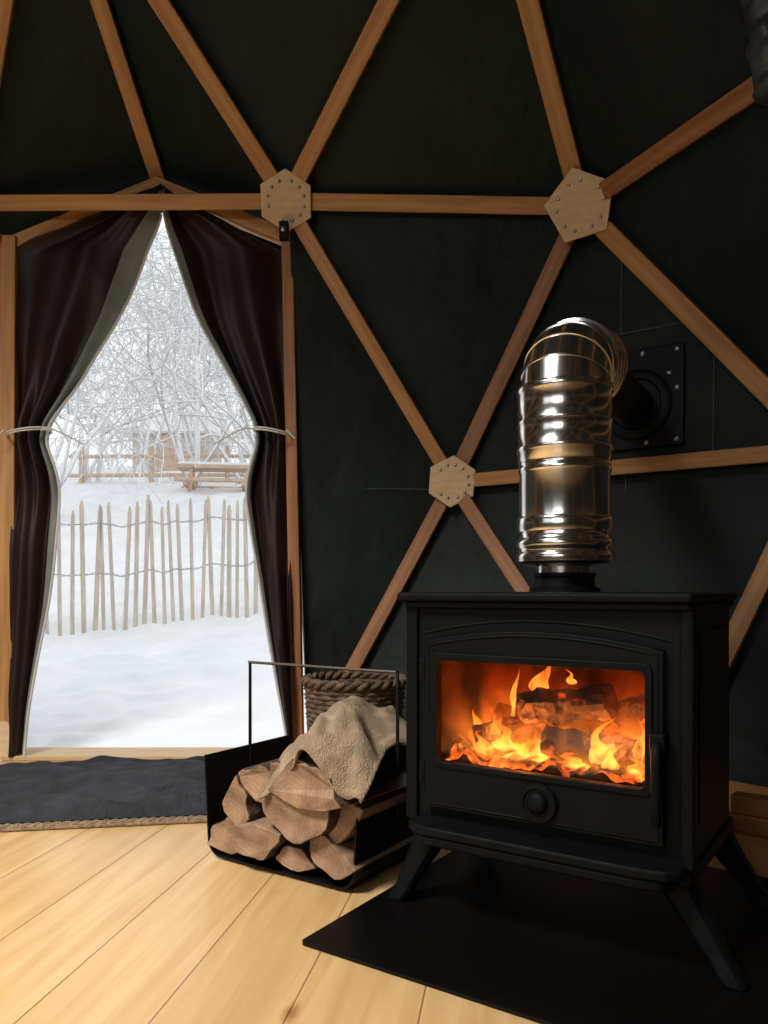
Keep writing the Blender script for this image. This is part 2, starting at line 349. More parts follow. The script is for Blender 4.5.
wn = Vector((-.558,-.829,.03)).normalized(); wu = Vector((0,0,1)).cross(wn).normalized(); wv = wn.cross(wu)   # wall plane H2-H3-H4
WP = Vector((.878,2.493,1.251)) - wn*.030
def wallpt(a,b,o=0): return WP + wu*a + wv*b + wn*o
M_st = mat('stitching', (.12,.14,.13), .7)
def dashed(name, pts):
    """stitched seam: short thread dashes along the polyline"""
    vs,fs=[],[]
    for a,b in zip(pts[:-1],pts[1:]):
        a=Vector(a); b=Vector(b); L=(b-a).length; d=(b-a).normalized(); n_=max(1,int(L/.012))
        u=d.orthogonal().normalized()*.0013; v=d.cross(u).normalized()*.0013
        for k in range(n_):
            p=a+d*(k*L/n_); q=p+d*(.0085); o=len(vs)
            for c in (p,q):
                for s_ in (u+v,u-v,-u-v,-u+v): vs.append(c+s_)
            fs += [(o,o+1,o+2,o+3),(o+4,o+5,o+6,o+7)]+[(o+i,o+(i+1)%4,o+4+(i+1)%4,o+4+i) for i in range(4)]
    return mesh(name,vs,fs,M_st,wall)
rr=.23
dashed('stitch_square', [wallpt(x,z,.006) for x,z in ((-rr,-rr*.9),(rr*.75,-rr*.9),(rr*.75,rr*1.0),(-rr,rr*1.0),(-rr,-rr*.9))])
dashed('stitch_line', [wallpt(-.10,-.20,.006), wallpt(-.10,-.75,.0)])
dashed('stitch_line', [wallpt(-.12,.23,.006), wallpt(-.12,.62,.004)])
dashed('stitch_line', [(-.27,2.86,1.0),(.17,2.905,1.0)])

# ------------------------------------------------------------------ floor
fp = [B1,B2,B3]+RB[1:]+[BLi]
fv = [(p[0],p[1],0) for p in fp]
for v in range(len(fv)):
    if fp[v] not in (B1,BLi): c = Vector((-.5,0,0)); q = Vector(fv[v])-c; q = c+q*1.02; fv[v] = (q.x,q.y,0)
n = len(fv); mesh('floor', fv+[(x,y,-.1) for x,y,_ in fv], [tuple(range(n)),tuple(range(n,2*n))]+[(i,(i+1)%n,n+(i+1)%n,n+i) for i in range(n)], M_floor)

# ------------------------------------------------------------------ door frame
door = empty('door_1')
Yo = Vector((0,1,0))
strut('post_right',(-.350,2.80,1.93),(-.318,2.86,0),.042,.06,M_red,door,Yo)
strut('post_left',(-1.355,2.80,1.90),(-1.392,2.86,0),.055,.06,M_strut,door,Yo)
strut('gable_right',(-.836,2.845,2.11),(-.345,2.81,1.90),.05,.05,M_strut,door,Yo,.01)
strut('gable_left',(-.836,2.845,2.11),(-1.37,2.81,1.87),.05,.05,M_strut,door,Yo,.01)
box('sill',(-1.40,2.79,0),(-.30,2.95,.018),M_sill,door,.004)
mesh('gable_flap',[(-.836,2.90,2.15),(-.33,2.90,1.93),(-.33,2.90,1.84),(-.836,2.90,2.04),(-1.39,2.90,1.82),(-1.39,2.90,1.91)],[(0,1,2,3),(0,3,4,5)],M_fabric,door)

# ------------------------------------------------------------------ door curtains
def smooth_interp(z, zs, xs):
    return float(np.mean([np.interp(z+d, zs, xs) for d in (-.05,-.03,0,.03,.05)]))
def curtain(inner, outx_top, outx_bot, sgn, nf, light):
    zs = [p[1] for p in inner][::-1]; xs = [p[0] for p in inner][::-1]
    rows, cols = 110, 48
    vs, fs, fm = [], [], []
    e = empty('door_curtain')
    edge = []
    for i in range(rows+1):
        z = .015 + (2.085-.015)*i/rows
        xi = smooth_interp(z, zs, xs)
        xo = outx_bot+(outx_top-outx_bot)*z/1.88
        if z > 1.86: xo = outx_top + (-.815-outx_top)*min(1,(z-1.86)/.225)
        tie = math.exp(-((z-1.19)/.20)**2)
        for j in range(cols+1):
            s = j/cols; x = xo+(xi-xo)*s
            wgt = min(1, abs(xi-xo)/.12)
            big = math.sin(s*2*math.pi*1.35 + 1.1*math.sin(z*1.6+sgn) + .5)
            fine = math.sin(s**1.3*nf*2*math.pi + 2.2*noise.noise(Vector((s*2,z*1.5,sgn*3))))
            A1 = .020*(.5+.5*wgt); A2 = .005+.020*tie
            diag = .016*noise.noise(Vector((x*5+z*3,z*2.2-x*3,sgn*2)))
            y = 2.795 + A1*big + A2*fine*(.5+.5*wgt) + diag*1.5
            vs.append((x,y,z))
            if j == cols and z < 2.0: edge.append((x+sgn*.002,y-.004,z))
    for i in range(rows):
        for j in range(cols):
            a = i*(cols+1)+j; fs.append((a,a+1,a+cols+2,a+cols+1)); fm.append(1 if (j/cols > light) else 0)
    o = mesh('cloth', vs, fs, None, e, True, mats=[M_curt,M_line], fm=fm)
    sd = o.modifiers.new('s','SOLIDIFY'); sd.thickness = .004
    tube('hem', edge, .005, M_hem, e)
    zt = 1.19; xi = smooth_interp(zt, zs, xs); xo = outx_bot+(outx_top-outx_bot)*zt/1.88
    cx = (xi+xo)/2; hw = abs(xi-xo)/2+.012
    for dz in (-.004,.004):
        tube('rope_tie',[(cx+hw*math.cos(t),2.795+.062*math.sin(t),zt+dz+.012*math.cos(t)*sgn) for t in [2*math.pi*k/24 for k in range(24)]],.003,M_rope,e,True)
    tube('rope_tail',[(xi,2.74,zt),(xi+sgn*.03,2.73,zt+.02),(xi+sgn*.09,2.74,zt-.02),(xi+sgn*.15,2.75,zt-.05)],.003,M_rope,e,typ='NURBS')
    tube('rope_hook',[(xo,2.74,zt),(xo-sgn*.03,2.74,zt-.03)],.003,M_rope,e)
curtain([(-.812,2.09),(-.814,1.958),(-.955,1.638),(-1.155,1.311),(-1.238,1.194),(-1.178,1.02),(-1.187,.729),(-1.245,.402),(-1.31,.015)], -1.34,-1.375, 1, 3.5, .80)
curtain([(-.800,2.09),(-.795,1.958),(-.672,1.6),(-.51,1.311),(-.448,1.184),(-.500,.984),(-.469,.765),(-.425,.474),(-.36,.129),(-.345,.015)], -.362,-.325, -1, 3, .92)

# ------------------------------------------------------------------ doormat
mt = empty('doormat',(-.955,2.34,0),R(9))
W,D = .99,.66
vs,fs = [],[]; nx,ny = 110,70
for j in range(ny+1):
    for i in range(nx+1):
        u,v = i/nx,j/ny; x = (u-.5)*W; y = (v-.5)*D
        ed = min(u*W,(1-u)*W,v*D,(1-v)*D)
        k = min(1,ed/.05)
        z = .014+.014*min(1,ed/.02)+(.030*abs(noise.noise(Vector((x*5+y*4,y*8,0))))+.014*noise.noise(Vector((x*14,y*17,4))))*k+ (.008 if .045<ed<.06 else 0)
        vs.append((x,y,max(.012,z)))
for j in range(ny):
    for i in range(nx):
        a = j*(nx+1)+i; fs.append((a,a+1,a+nx+2,a+nx+1))
mesh('plush_top',vs,fs,M_mat,mt,True)
box('jute_backing',(-W/2-.022,-D/2-.036,0.001),(W/2+.022,D/2+.012,.010),M_jute,mt,.004)
for k in range(2):
    yy=-D/2-.012-.014*k
    tube('jute_braid',[(-W/2-.015+(W+.03)*t/240, yy+.0015*math.sin(t*1.1+k), .010+.0015*math.cos(t*1.1+k)) for t in range(241)],.005,M_jute,mt)

# ------------------------------------------------------------------ hearth plate
hp = empty('hearth_plate',(-.147,1.345,0),R(-33.54))
mesh('steel_sheet',[(x,y,z) for z in (.001,.007) for x,y in rrect(0,0,1.02,.78,.01,3)],
     [tuple(range(16)),tuple(range(16,32))]+[(i,(i+1)%16,16+(i+1)%16,16+i) for i in range(16)],M_hearth,hp)

# ------------------------------------------------------------------ wood stove
st = empty('wood_stove',(.275,1.3775,0),R(-33.54))
hw = .258
box('side_left',(-hw,0,.165),(-hw+.02,.36,.595),M_iron,st,.006)
box('side_right',(hw-.02,0,.165),(hw,.36,.595),M_iron,st,.006)
box('side_right_panel',(hw,.05,.23),(hw+.006,.31,.55),M_iron,st,.006)
box('side_left_panel',(-hw-.006,.05,.23),(-hw,.31,.55),M_iron,st,.006)
box('back',(-hw+.01,.34,.165),(hw-.01,.36,.595),M_iron,st,.004)
box('body_top',(-hw+.01,.0,.57),(hw-.01,.36,.595),M_iron,st,.004)
box('body_bottom',(-hw+.01,.0,.165),(hw-.01,.36,.19),M_iron,st,.004)
plate('front_frame', rrect(-hw,.165,hw,.592,.008), [rrect(-.205,.285,.205,.50,.01)], .012, M_iron, st, -.004)
for sx in (-1,1):
    box('corner_pilaster',(sx*hw-.014,-.012,.17),(sx*hw+.010 if sx>0 else sx*hw+.014,.02,.592),M_iron,st,.006)
box('top_plate',(-hw-.020,-.036,.599),(hw+.012,.375,.616),M_iron,st,.006)
box('top_moulding',(-hw-.012,-.022,.586),(hw+.008,.365,.600),M_iron,st,.006)
def arch(x, z0, z1, rise, n=16):
    pts = [(-x,z0),(x,z0)]
    for i in range(n+1):
        t = 1-2*i/n; pts.append((x*t, z1+rise*(1-t*t)))
    return pts
win = rrect(-.1935,.295,.1935,.487,.012)
plate('door_panel', arch(.222,.205,.522,.024), [win], .016, M_iron, st, -.021)
plate('window_surround', rrect(-.206,.283,.206,.501,.015), [win], .006, M_iron, st, -.025)
ap = arch(.214,.213,.514,.024)
tube('door_moulding', [(x,-.020,z) for x,z in ap], .003, M_iron, st, True)
ap2 = arch(.234,.200,.536,.028)
tube('door_seam', [(x,-.003,z) for x,z in ap2[2:]], .003, M_iron, st)
box('window_glass',(-.2,-.010,.289),(.2,-.006,.494),M_glass,st,0)
for zz in (.27,.47):
    lathe('door_hinge',[(.007,-.02),(.008,-.018),(.008,.018),(.007,.02)],M_iron,st,seg=20,loc=(-.228,-.016,zz))
tube('door_handle',[(.216,-.02,.375),(.216,-.045,.372),(.219,-.052,.35),(.219,-.050,.28),(.216,-.040,.245)],.0085,M_iron,st,typ='NURBS',radii=[.8,1,1.1,1,.8])
box('latch_block',(.203,-.036,.355),(.228,-.018,.39),M_iron,st,.004)
lathe('air_wheel',[(.034,0),(.036,.004),(.034,.008),(.026,.009),(.024,.006),(.020,.006),(.018,.012),(.012,.016),(.005,.017)],M_iron,st,seg=40,loc=(0.01,-.021,.246),rot=(R(90),0,0),sharp=40)
lx = [(-.245,.02),(-.245,-.045)]+[(-.225,-.062),(-.19,-.070)]+[(.19,-.070),(.235,-.062),(.255,-.045),(.258,.02)]
n = len(lx)
for nm,z0,z1,sc in (('ash_ledge',.163,.181,1),('ledge_skirt',.145,.164,.955)):
    vv = [(x*sc,y*sc,z) for z in (z0,z1) for x,y in lx]
    mesh(nm,vv,[tuple(range(n)),tuple(range(n,2*n))]+[(i,(i+1)%n,n+(i+1)%n,n+i) for i in range(n)],M_iron,st,bevel=.005)
box('base_skirt',(-hw-.006,-.008,.140),(hw+.006,.37,.170),M_iron,st,.008)
def leg(sx, y0, y1, spl):
    vs, fs = [], []; N = 11
    for k in range(N):
        t = k/(N-1); z = .162-.154*t
        off = t**1.1
        x = sx*(.222+spl*off); y = y0+(y1-y0)*off; w = .036*(1-t)+.015*t + (.004 if k>=N-2 else 0); d = .030*(1-t)+.014*t + (.004 if k>=N-2 else 0)
        for a,b in ((-1,-.6),(-.6,-1),(.6,-1),(1,-.6),(1,.6),(.6,1),(-.6,1),(-1,.6)): vs.append((x+a*w, y+b*d, z))
    for k in range(N-1):
        for i in range(8):
            j = (i+1)%8; fs.append((k*8+i,k*8+j,(k+1)*8+j,(k+1)*8+i))
    fs += [tuple(range(8)), tuple(range((N-1)*8,N*8))]
    mesh('leg',vs,fs,M_iron,st,True,35,bevel=.002)
for sx,sp_ in ((-1,.070),(1,.105)): leg(sx,.03,-.004,sp_); leg(sx,.33,.355,sp_)
box('brick_back',(-.235,.31,.20),(.235,.335,.565),M_brick,st,.002)
box('brick_left',(-.236,.02,.20),(-.216,.31,.565),M_brick,st,.002)
box('brick_right',(.216,.02,.20),(.236,.31,.565),M_brick,st,.002)
box('baffle',(-.215,.05,.53),(.215,.31,.545),M_brick,st,.002)
vs,fs = [],[]; nx,ny = 60,40
for j in range(ny+1):
    for i in range(nx+1):
        x = -.214+.428*i/nx; y = .015+.29*j/ny
        vs.append((x,y,.296+.034*j/ny+.030*noise.noise(Vector((x*20,y*20,3)))+.016*noise.noise(Vector((x*55,y*55,1)))))
for j in range(ny):
    for i in range(nx):
        a = j*(nx+1)+i; fs.append((a,a+1,a+nx+2,a+nx+1))
mesh('ember_bed',vs,fs,M_ember,st,False)
def rough_log(name, a, b, r, m, parent, seed, seg=22, ns=24):
    a=Vector(a); b=Vector(b); d=(b-a).normalized(); u=d.cross(Vector((0,0,1))).normalized(); w=u.cross(d)
    vs,fs=[],[]
    for k in range(ns+1):
        p=a.lerp(b,k/ns)
        for i in range(seg):
            t=2*math.pi*i/seg; rr=r*(1+.35*noise.noise(Vector((math.cos(t)*1.6,math.sin(t)*1.6,k*.18+seed)))+.22*noise.noise(Vector((math.cos(t)*5,math.sin(t)*5,k*.7+seed))))
            vs.append(p+u*rr*math.cos(t)+w*rr*math.sin(t))
    for k in range(ns):
        for i in range(seg):
            j=(i+1)%seg; fs.append((k*seg+i,k*seg+j,(k+1)*seg+j,(k+1)*seg+i))
    fs+=[tuple(range(seg)),tuple(range(ns*seg,(ns+1)*seg))]
    return mesh(name,vs,fs,m,parent,False)
rough_log('burning_log',(-.065,.09,.393),(.110,.07,.420),.030,M_char,st,1)
rough_log('burning_log',(-.17,.20,.335),(.16,.21,.345),.040,M_char,st,5)
rough_log('burning_log',(-.01,.06,.338),(.185,.08,.330),.028,M_char,st,9)
rough_log('burning_log',(-.17,.09,.325),(-.02,.15,.36),.024,M_char,st,13)
rough_log('burning_log',(.08,.16,.37),(.19,.12,.43),.020,M_char,st,21)
def flame(x,y,z,h,w,sway,m,seed,tw=.45):
    vs,fs=[],[]; N=30; seg=14
    for k in range(N+1):
        t=k/N; ww=w*(math.sin(math.pi*min(1,(t*.8+.2))**.85))*(1-t)**.6*(1+.4*math.sin(t*9+seed*1.7))+.0003
        cx=x+sway*t**1.5+.9*w*math.sin(t*7+seed)*t; cy=y+.2*w*math.sin(t*5+seed*2)
        for i in range(seg):
            a=2*math.pi*i/seg; lump=1+.45*noise.noise(Vector((math.cos(a)*1.5,math.sin(a)*1.5,t*4+seed*3)))
            vs.append((cx+ww*lump*math.cos(a),cy+ww*tw*math.sin(a),z+h*t+.25*w*noise.noise(Vector((math.cos(a)*2,t*3,seed)))))
    for k in range(N):
        for i in range(seg):
            j=(i+1)%seg; fs.append((k*seg+i,k*seg+j,(k+1)*seg+j,(k+1)*seg+i))
    mesh('flame',vs,fs,m,st,True)
F1 = M_fl1
fl = [(-.035,.12,.395,.095,.024,-.012,F1,2),(-.096,.11,.37,.105,.007,.008,F1,2),(-.125,.08,.325,.065,.016,.012,F1,3),(-.085,.05,.315,.060,.020,-.01,F1,4),
    (-.02,.040,.312,.045,.018,.012,F1,5),(-.168,.10,.33,.055,.010,-.008,F1,6),(.095,.035,.314,.085,.018,.018,F1,7),(.120,.030,.310,.055,.012,.02,F1,8),
    (.165,.05,.318,.085,.010,.006,F1,10),(-.06,.045,.305,.035,.026,.01,F1,12),(.02,.12,.44,.030,.008,-.01,F1,22),
    (-.14,.045,.305,.045,.018,.01,F1,18),(.165,.04,.303,.032,.020,0,F1,17),(-.11,.06,.34,.06,.009,-.01,F1,23),(.05,.035,.303,.026,.02,.0,F1,31),(.0,.035,.303,.022,.018,.0,F1,33),(-.17,.04,.303,.035,.014,.0,F1,35),(-.065,.14,.37,.075,.012,.006,F1,41)]
for f in fl: flame(*f)
box('burning_gas',(-.212,.012,.302),(.212,.300,.525),M_gas,st,0)
for i,(x,y,z,pw) in enumerate([(-.05,.035,.345,1.7),(.11,.035,.345,1.6),(-.03,.12,.46,.18)]):
    l = bpy.data.lights.new('fire_glow','POINT'); l.energy = pw; l.color = (1,.26,.05); l.shadow_soft_size = .02
    o = add(bpy.data.objects.new('fire_glow',l),st); o.location = (x,y,z)

# ------------------------------------------------------------------ stovepipe
PX,PY = .3645,1.555
pz = .615
sp = empty('stovepipe',(PX,PY,pz))
lathe('flue_collar',[(.070,0),(.070,.008),(.060,.012),(.058,.030),(.062,.032),(.062,.038),(.054,.040)],M_iron,sp)
prof = [(.054,.034),(.054,.052),(.072,.056),(.088,.058),(.0945,.062),(.0955,.070),(.0945,.078),(.0905,.081),(.0905,.086),(.0945,.090),(.0955,.097),(.0945,.103),(.0905,.107),(.0885,.112),(.0885,.120),
 (.0925,.1215),(.0940,.126),(.0940,.146),(.0925,.150),(.0898,.1515),(.0898,.238),(.0915,.241),(.0925,.2455),(.0915,.250),(.0905,.252),(.0905,.262),(.0925,.264),(.0925,.279),(.0945,.282),(.0950,.2865),(.0945,.291),(.0925,.294),(.0925,.334),(.0938,.337),(.0942,.340),(.0938,.343),(.0925,.346),(.0925,.396),(.0950,.399),(.0955,.405),(.0950,.410),(.0925,.413)]
lathe('steel_sleeve',prof,M_steel,sp,seg=192,sharp=50)
w = Vector((.464,.886,0)).normalized(); zz = Vector((0,0,1)); base = Vector((0,0,.404)); side = w.cross(zz)
def sweep(name, secs, m, seg=128, sharp=15):
    vs,fs=[],[]
    for c,t,r in secs:
        up = side.cross(t).normalized()
        for i in range(seg):
            a=2*math.pi*i/seg; vs.append(c+side*r*math.cos(a)+up*r*math.sin(a))
    for k in range(len(secs)-1):
        for i in range(seg):
            j=(i+1)%seg; fs.append((k*seg+i,k*seg+j,(k+1)*seg+j,(k+1)*seg+i))
    return mesh(name,vs,fs,m,sp,True,sharp)
Rb=.091
def bend(th): 
    t=R(th); return base+w*Rb*(1-math.cos(t))+zz*Rb*math.sin(t)*.85, (zz*math.cos(t)+w*math.sin(t))
secs=[]
for th in (0,20,40,60,80):        # lobster-back gores with a raised lock seam at each mitre
    c,t=bend(th)
    if th: secs += [(c-t*.0035,t,.0868),(c-t*.0025,t,.0888)]
    secs += [(c,t,.0890)] if th else [(c,t,.0868)]
    if th<80 and th: secs += [(c+t*.0025,t,.0888),(c+t*.0035,t,.0868)]
sweep('steel_elbow',secs,M_steel,sharp=14)
c0,t0=bend(80)
coll=[]
for d,r in ((-.006,.087),(-.004,.093),(.004,.093),(.008,.088),(.014,.088),(.018,.094),(.028,.094),(.032,.089),(.040,.089),(.044,.095),(.054,.095),(.058,.090),(.066,.090),(.070,.096),(.082,.096),(.084,.055)):
    coll.append((c0+t0*d,t0,r))
sweep('outlet_collar',coll,M_steel,sharp=25)
end = wallpt(-.07,-.02,.02) - Vector((PX,PY,pz)); st0=c0+t0*.075; td=(end-st0).normalized()
sweep('black_flue',[(st0,td,.060),(st0.lerp(end,.5),td,.060),(end,td,.060)],M_blk)

fw = empty('flue_wall_plate')
def walllocal(o, a, b, off):
    M = Matrix((wu,wv,wn)).transposed().to_4x4(); M.translation = wallpt(a,b,off); o.matrix_world = M
o = box('plate',(-.13,-.165,-.004),(.13,.165,.004),M_blk,fw,.003); walllocal(o,-.045,0,.010)
o = lathe('rosette',[(.115,0),(.115,.012),(.105,.018),(.085,.018),(.080,.012),(.06,.012)],M_blk,fw,seg=48,sharp=40); walllocal(o,-.065,-.02,.014)
for a,b in ((-.16,.145),(.065,.145),(-.16,-.145),(.065,-.145),(.065,.02),(-.045,.148),(-.03,-.148),(.04,.07)):
    o = lathe('bolt',[(.009,0),(.009,.004),(.004,.007),(.001,.007)],M_screw,fw,seg=14); walllocal(o,a,b,.014)

# ------------------------------------------------------------------ log rack
LR = (-.41,1.79,0); LA = R(-33.54)
rk = empty('log_rack',LR,LA)
w_,h_,d_,t_ = .42,.235,.30,.004
def uprof(o):
    pts=[(-.012+o,h_)]
    r=.04-o
    for i in range(7):
        a=R(180+90*i/6); pts.append((o+r+r*math.cos(a)+0, .006+o+r+r*math.sin(a)))
    for i in range(7):
        a=R(270+90*i/6); pts.append((w_-o-r+r*math.cos(a), .006+o+r+r*math.sin(a)))
    pts.append((w_+.012-o,h_)); return pts
po,pi_=uprof(0),uprof(t_); loop=po+pi_[::-1]; n=len(loop)
mesh('bent_sheet',[(x,y,z) for y in (0,d_) for x,z in loop],[tuple(range(n)),tuple(range(n,2*n))]+[(i,(i+1)%n,n+(i+1)%n,n+i) for i in range(n)],M_blk,rk)
for xx in (.06,w_-.06): 
    box('foot_bar',(xx-.008,.02,0),(xx+.008,d_-.02,.008),M_blk,rk,.001)
tube('handle',[(-.008,.15,.12),(-.008,.15,.44),(w_+.008,.15,.44),(w_+.008,.15,.12)],.0045,M_blk,rk)
tube('handle_trim',[(-.008,.144,.442),(w_+.008,.144,.442)],.0025,M_screw,rk)

# ------------------------------------------------------------------ firewood
fwd = empty('firewood_pile',LR,LA)
def split_log(cx,cz,r,a0,ang,L,y0,yaw=0,pitch=0,seed=0):
    n=14; pts=[(0,0)]
    for i in range(n+1):
        a=R(a0+ang*i/n); rr=r*(1+.05*math.sin(i*1.3+seed)); pts.append((rr*math.cos(a),rr*math.sin(a)))
    mx=sum(p[0] for p in pts)/len(pts); mz=sum(p[1] for p in pts)/len(pts); pts=[(x-mx,z-mz) for x,z in pts]
    a1=Vector(pts[1]); a2=Vector(pts[-1]); p0=Vector(pts[0])
    q1=p0.lerp(a1,.16); q2=p0.lerp(a2,.16); pts=[tuple(q2),tuple(q1)]+[tuple(p0.lerp(a1,.55)*1.03)]+pts[1:]+[tuple(p0.lerp(a2,.55)*1.03)]
    m_=len(pts); S_n=9; vs=[]
    for k in range(S_n):
        y=L*k/(S_n-1)
        for i,(x,z) in enumerate(pts):
            q=.05*noise.noise(Vector((x*25,z*25,y*8+seed))); vs.append((x*(1+q),y+(.006*noise.noise(Vector((x*40,z*40,seed))) if k in (0,S_n-1) else 0),z*(1+q)))
    fs=[tuple(range(m_)),tuple(range((S_n-1)*m_,S_n*m_))]; fm=[0,0]
    for k in range(S_n-1):
        for i in range(m_):
            j=(i+1)%m_; fs.append((k*m_+i,k*m_+j,(k+1)*m_+j,(k+1)*m_+i))
            fm.append(1 if (3<=i<m_-2) else 0)
    o=mesh('split_log',vs,fs,None,fwd,mats=[M_logend,M_bark],fm=fm,bevel=.004)
    o.location=(cx,y0,cz); o.rotation_euler=(R(pitch),0,R(yaw))
Y0=-.01
split_log(.058,.078,.090,60,110,.27,Y0+.01,2,0,1)
split_log(.122,.140,.098,-30,85,.28,Y0,-3,0,2)
split_log(.165,.060,.082,200,150,.27,Y0-.015,1,0,3)
split_log(.172,.208,.088,20,120,.27,Y0+.01,3,0,4)
split_log(.285,.132,.100,185,165,.28,Y0-.02,-2,0,5)
split_log(.245,.205,.080,-20,110,.27,Y0+.01,2,0,6)
split_log(.352,.066,.070,150,170,.27,Y0,0,0,7)
split_log(.262,.055,.058,20,140,.27,Y0+.01,0,0,8)
split_log(.325,.235,.105,15,150,.29,Y0-.035,-6,0,9)
split_log(.100,.040,.050,190,160,.27,Y0+.02,0,0,10)
split_log(.380,.150,.062,60,160,.27,Y0+.01,0,0,11)
split_log(.210,.135,.058,100,150,.27,Y0+.01,0,0,12)

bl = empty('burlap_sack',LR,LA)
vs,fs=[],[]; nx,ny=60,56
for j in range(ny+1):
    for i in range(nx+1):
        u,v=i/nx,j/ny; x=.185+.255*u; y=-.048+.325*v
        hgt=.308+.060*math.exp(-((u-.6)/.22)**2-((v-.5)/.33)**2) - .060*(max(0,.28-v)/.28)**1.5*(1+.5*math.sin(u*9)) -.06*(abs(u-.55)/.5)**3
        fold=.5+.5*math.sin(u*15+v*6+3*noise.noise(Vector((u*2,v*2,1))))
        hgt+=.022*fold**2*(1-abs(u-.5))+.018*noise.noise(Vector((u*5+v*3,v*3,2)))+.008*noise.noise(Vector((u*14,v*8,5)))
        x+=.02*math.sin(v*7+1); y+=.018*math.sin(u*8)
        vs.append((x,y,hgt))
for j in range(ny):
    for i in range(nx):
        a=j*(nx+1)+i; fs.append((a,a+1,a+nx+2,a+nx+1))
o=mesh('cloth',vs,fs,M_burl,bl,True); sd=o.modifiers.new('s','SOLIDIFY'); sd.thickness=.004; sd.offset=1

# ------------------------------------------------------------------ wicker basket
bk = empty('wicker_basket',(-.085,2.22,0))
rows=26; seg=96; vs,fs=[],[]
def brad(t): return .105+.035*t**.8
for k in range(rows*4+1):
    t=k/(rows*4); row=k//4; ph=(k%4)/4
    for i in range(seg):
        a=2*math.pi*i/seg
        rr=brad(t)+.006*math.sin(math.pi*ph)*(1+.6*math.cos(a*16+math.pi*(row%2)))
        vs.append((rr*math.cos(a),rr*math.sin(a),.002+.355*t))
N=rows*4
for k in range(N):
    for i in range(seg):
        j=(i+1)%seg; fs.append((k*seg+i,k*seg+j,(k+1)*seg+j,(k+1)*seg+i))
fs.append(tuple(range(seg)))
o=mesh('woven_body',vs,fs,M_wick,bk,True); sd=o.modifiers.new('s','SOLIDIFY'); sd.thickness=.008; sd.offset=-1
for ph in (0,math.pi):
    tube('rim_braid',[((.142+.006*math.cos(a*14+ph))*math.cos(a),(.142+.006*math.cos(a*14+ph))*math.sin(a),.36+.007*math.sin(a*14+ph)) for a in [2*math.pi*k/168 for k in range(168)]],.008,M_wick,bk,True)

oc = empty('timber_offcut',(1.02,1.90,0),R(-40))
box('plank',(-.16,-.03,0),(.16,.03,.048),M_red,oc,.004); box('plank',(-.15,-.025,.049),(.15,.028,.095),M_red,oc,.004)

rb = empty('rolled_blind',(.985,1.93,2.0))
vs,fs=[],[]; seg=28; N=40
for k in range(N+1):
    t=k/N
    for i in range(seg):
        a=2*math.pi*i/seg; r=.045*(1+.35*noise.noise(Vector((math.cos(a)*1.5,math.sin(a)*1.5,t*14)))+.12*math.sin(t*60+2*math.sin(a)))*(1 if 0<k<N else .4)
        vs.append((r*math.cos(a)-.10*(t),r*math.sin(a),-.15+.60*t))
for k in range(N):
    for i in range(seg):
        j=(i+1)%seg; fs.append((k*seg+i,k*seg+j,(k+1)*seg+j,(k+1)*seg+i))
fs+=[tuple(range(seg)),tuple(range(N*seg,(N+1)*seg))]
mesh('crumpled_cloth',vs,fs,M_fab2,rb,True)

# ------------------------------------------------------------------ outside
GY=[-40,2.89,2.90,6,6.8,12,15,30,60]; GZ=[-.2,-.2,-.02,.25,.43,2.1,2.76,5.5,9]
def g(x,y):
    z=float(np.interp(y,GY,GZ))
    if y>3.2:
        z=float(np.mean([np.interp(y+d,GY,GZ) for d in (-.3,-.15,0,.15,.3)]))
        k=min(1,(y-3.2)/1)
        z+=k*(.10*noise.noise(Vector((x*.7,y*.7,0)))+.05*noise.noise(Vector((x*3,y*3,4))))+.032*noise.noise(Vector((x*8,y*8,4)))
    elif y>2.95: z+=.016*noise.noise(Vector((x*8,y*8,4)))
    return z
xs=list(np.linspace(-60,-8,14))+list(np.linspace(-7.8,2,190))+list(np.linspace(2.5,60,14))
ys=list(np.linspace(-40,2,8))+[2.85,2.93]+list(np.linspace(3.0,9,150))+list(np.linspace(9.2,17,60))+list(np.linspace(18,60,16))
vs=[(x,y,g(x,y)) for y in ys for x in xs]; nx=len(xs)
fs=[(j*nx+i,j*nx+i+1,(j+1)*nx+i+1,(j+1)*nx+i) for j in range(len(ys)-1) for i in range(nx-1)]
mesh('snowy_ground',vs,fs,M_snow,None,True)

fn = empty('paling_fence')
P0=Vector((-2.60,6.0,0)); P1=Vector((-1.077,6.8,0)); dd=(P1-P0).normalized()
vs,fs=[],[]; s=-1.6
while s<3.2:
    p=P0+dd*s; gz=g(p.x,p.y); hgt=1.02+random.uniform(-.05,.05); w2=random.uniform(.013,.019); tl=random.uniform(-.045,.045); b=len(vs)
    nrm=Vector((-dd.y,dd.x,0))
    for (z,tx,ww) in ((-.1,0,w2),(hgt-.05,tl,w2*.9),(hgt,tl,w2*.35)):
        for a,c in ((-1,-1),(1,-1),(1,1),(-1,1)):
            q=p+dd*(a*ww+tx)+nrm*c*.009; vs.append((q.x,q.y,gz+z))
    for k in range(2):
        for i in range(4):
            j=(i+1)%4; fs.append((b+k*4+i,b+k*4+j,b+(k+1)*4+j,b+(k+1)*4+i))
    fs.append((b+8,b+9,b+10,b+11))
    s+=random.uniform(.068,.092)
mesh('pales',vs,fs,M_pale,fn)
for hz,ph in ((.88,0),(.88,3.14),(.48,0),(.48,3.14)):
    pts=[]
    for k in range(160):
        s=-1.6+4.8*k/159; p=P0+dd*s; gz=g(p.x,p.y); nrm=Vector((-dd.y,dd.x,0))
        q=p+nrm*.014*math.sin(s*39+ph); pts.append((q.x,q.y,gz+hz-.05*abs(math.sin(s*1.7))+.006*math.cos(s*39+ph)))
    tube('twisted_wire',pts,.003,M_wire,fn,res=1)

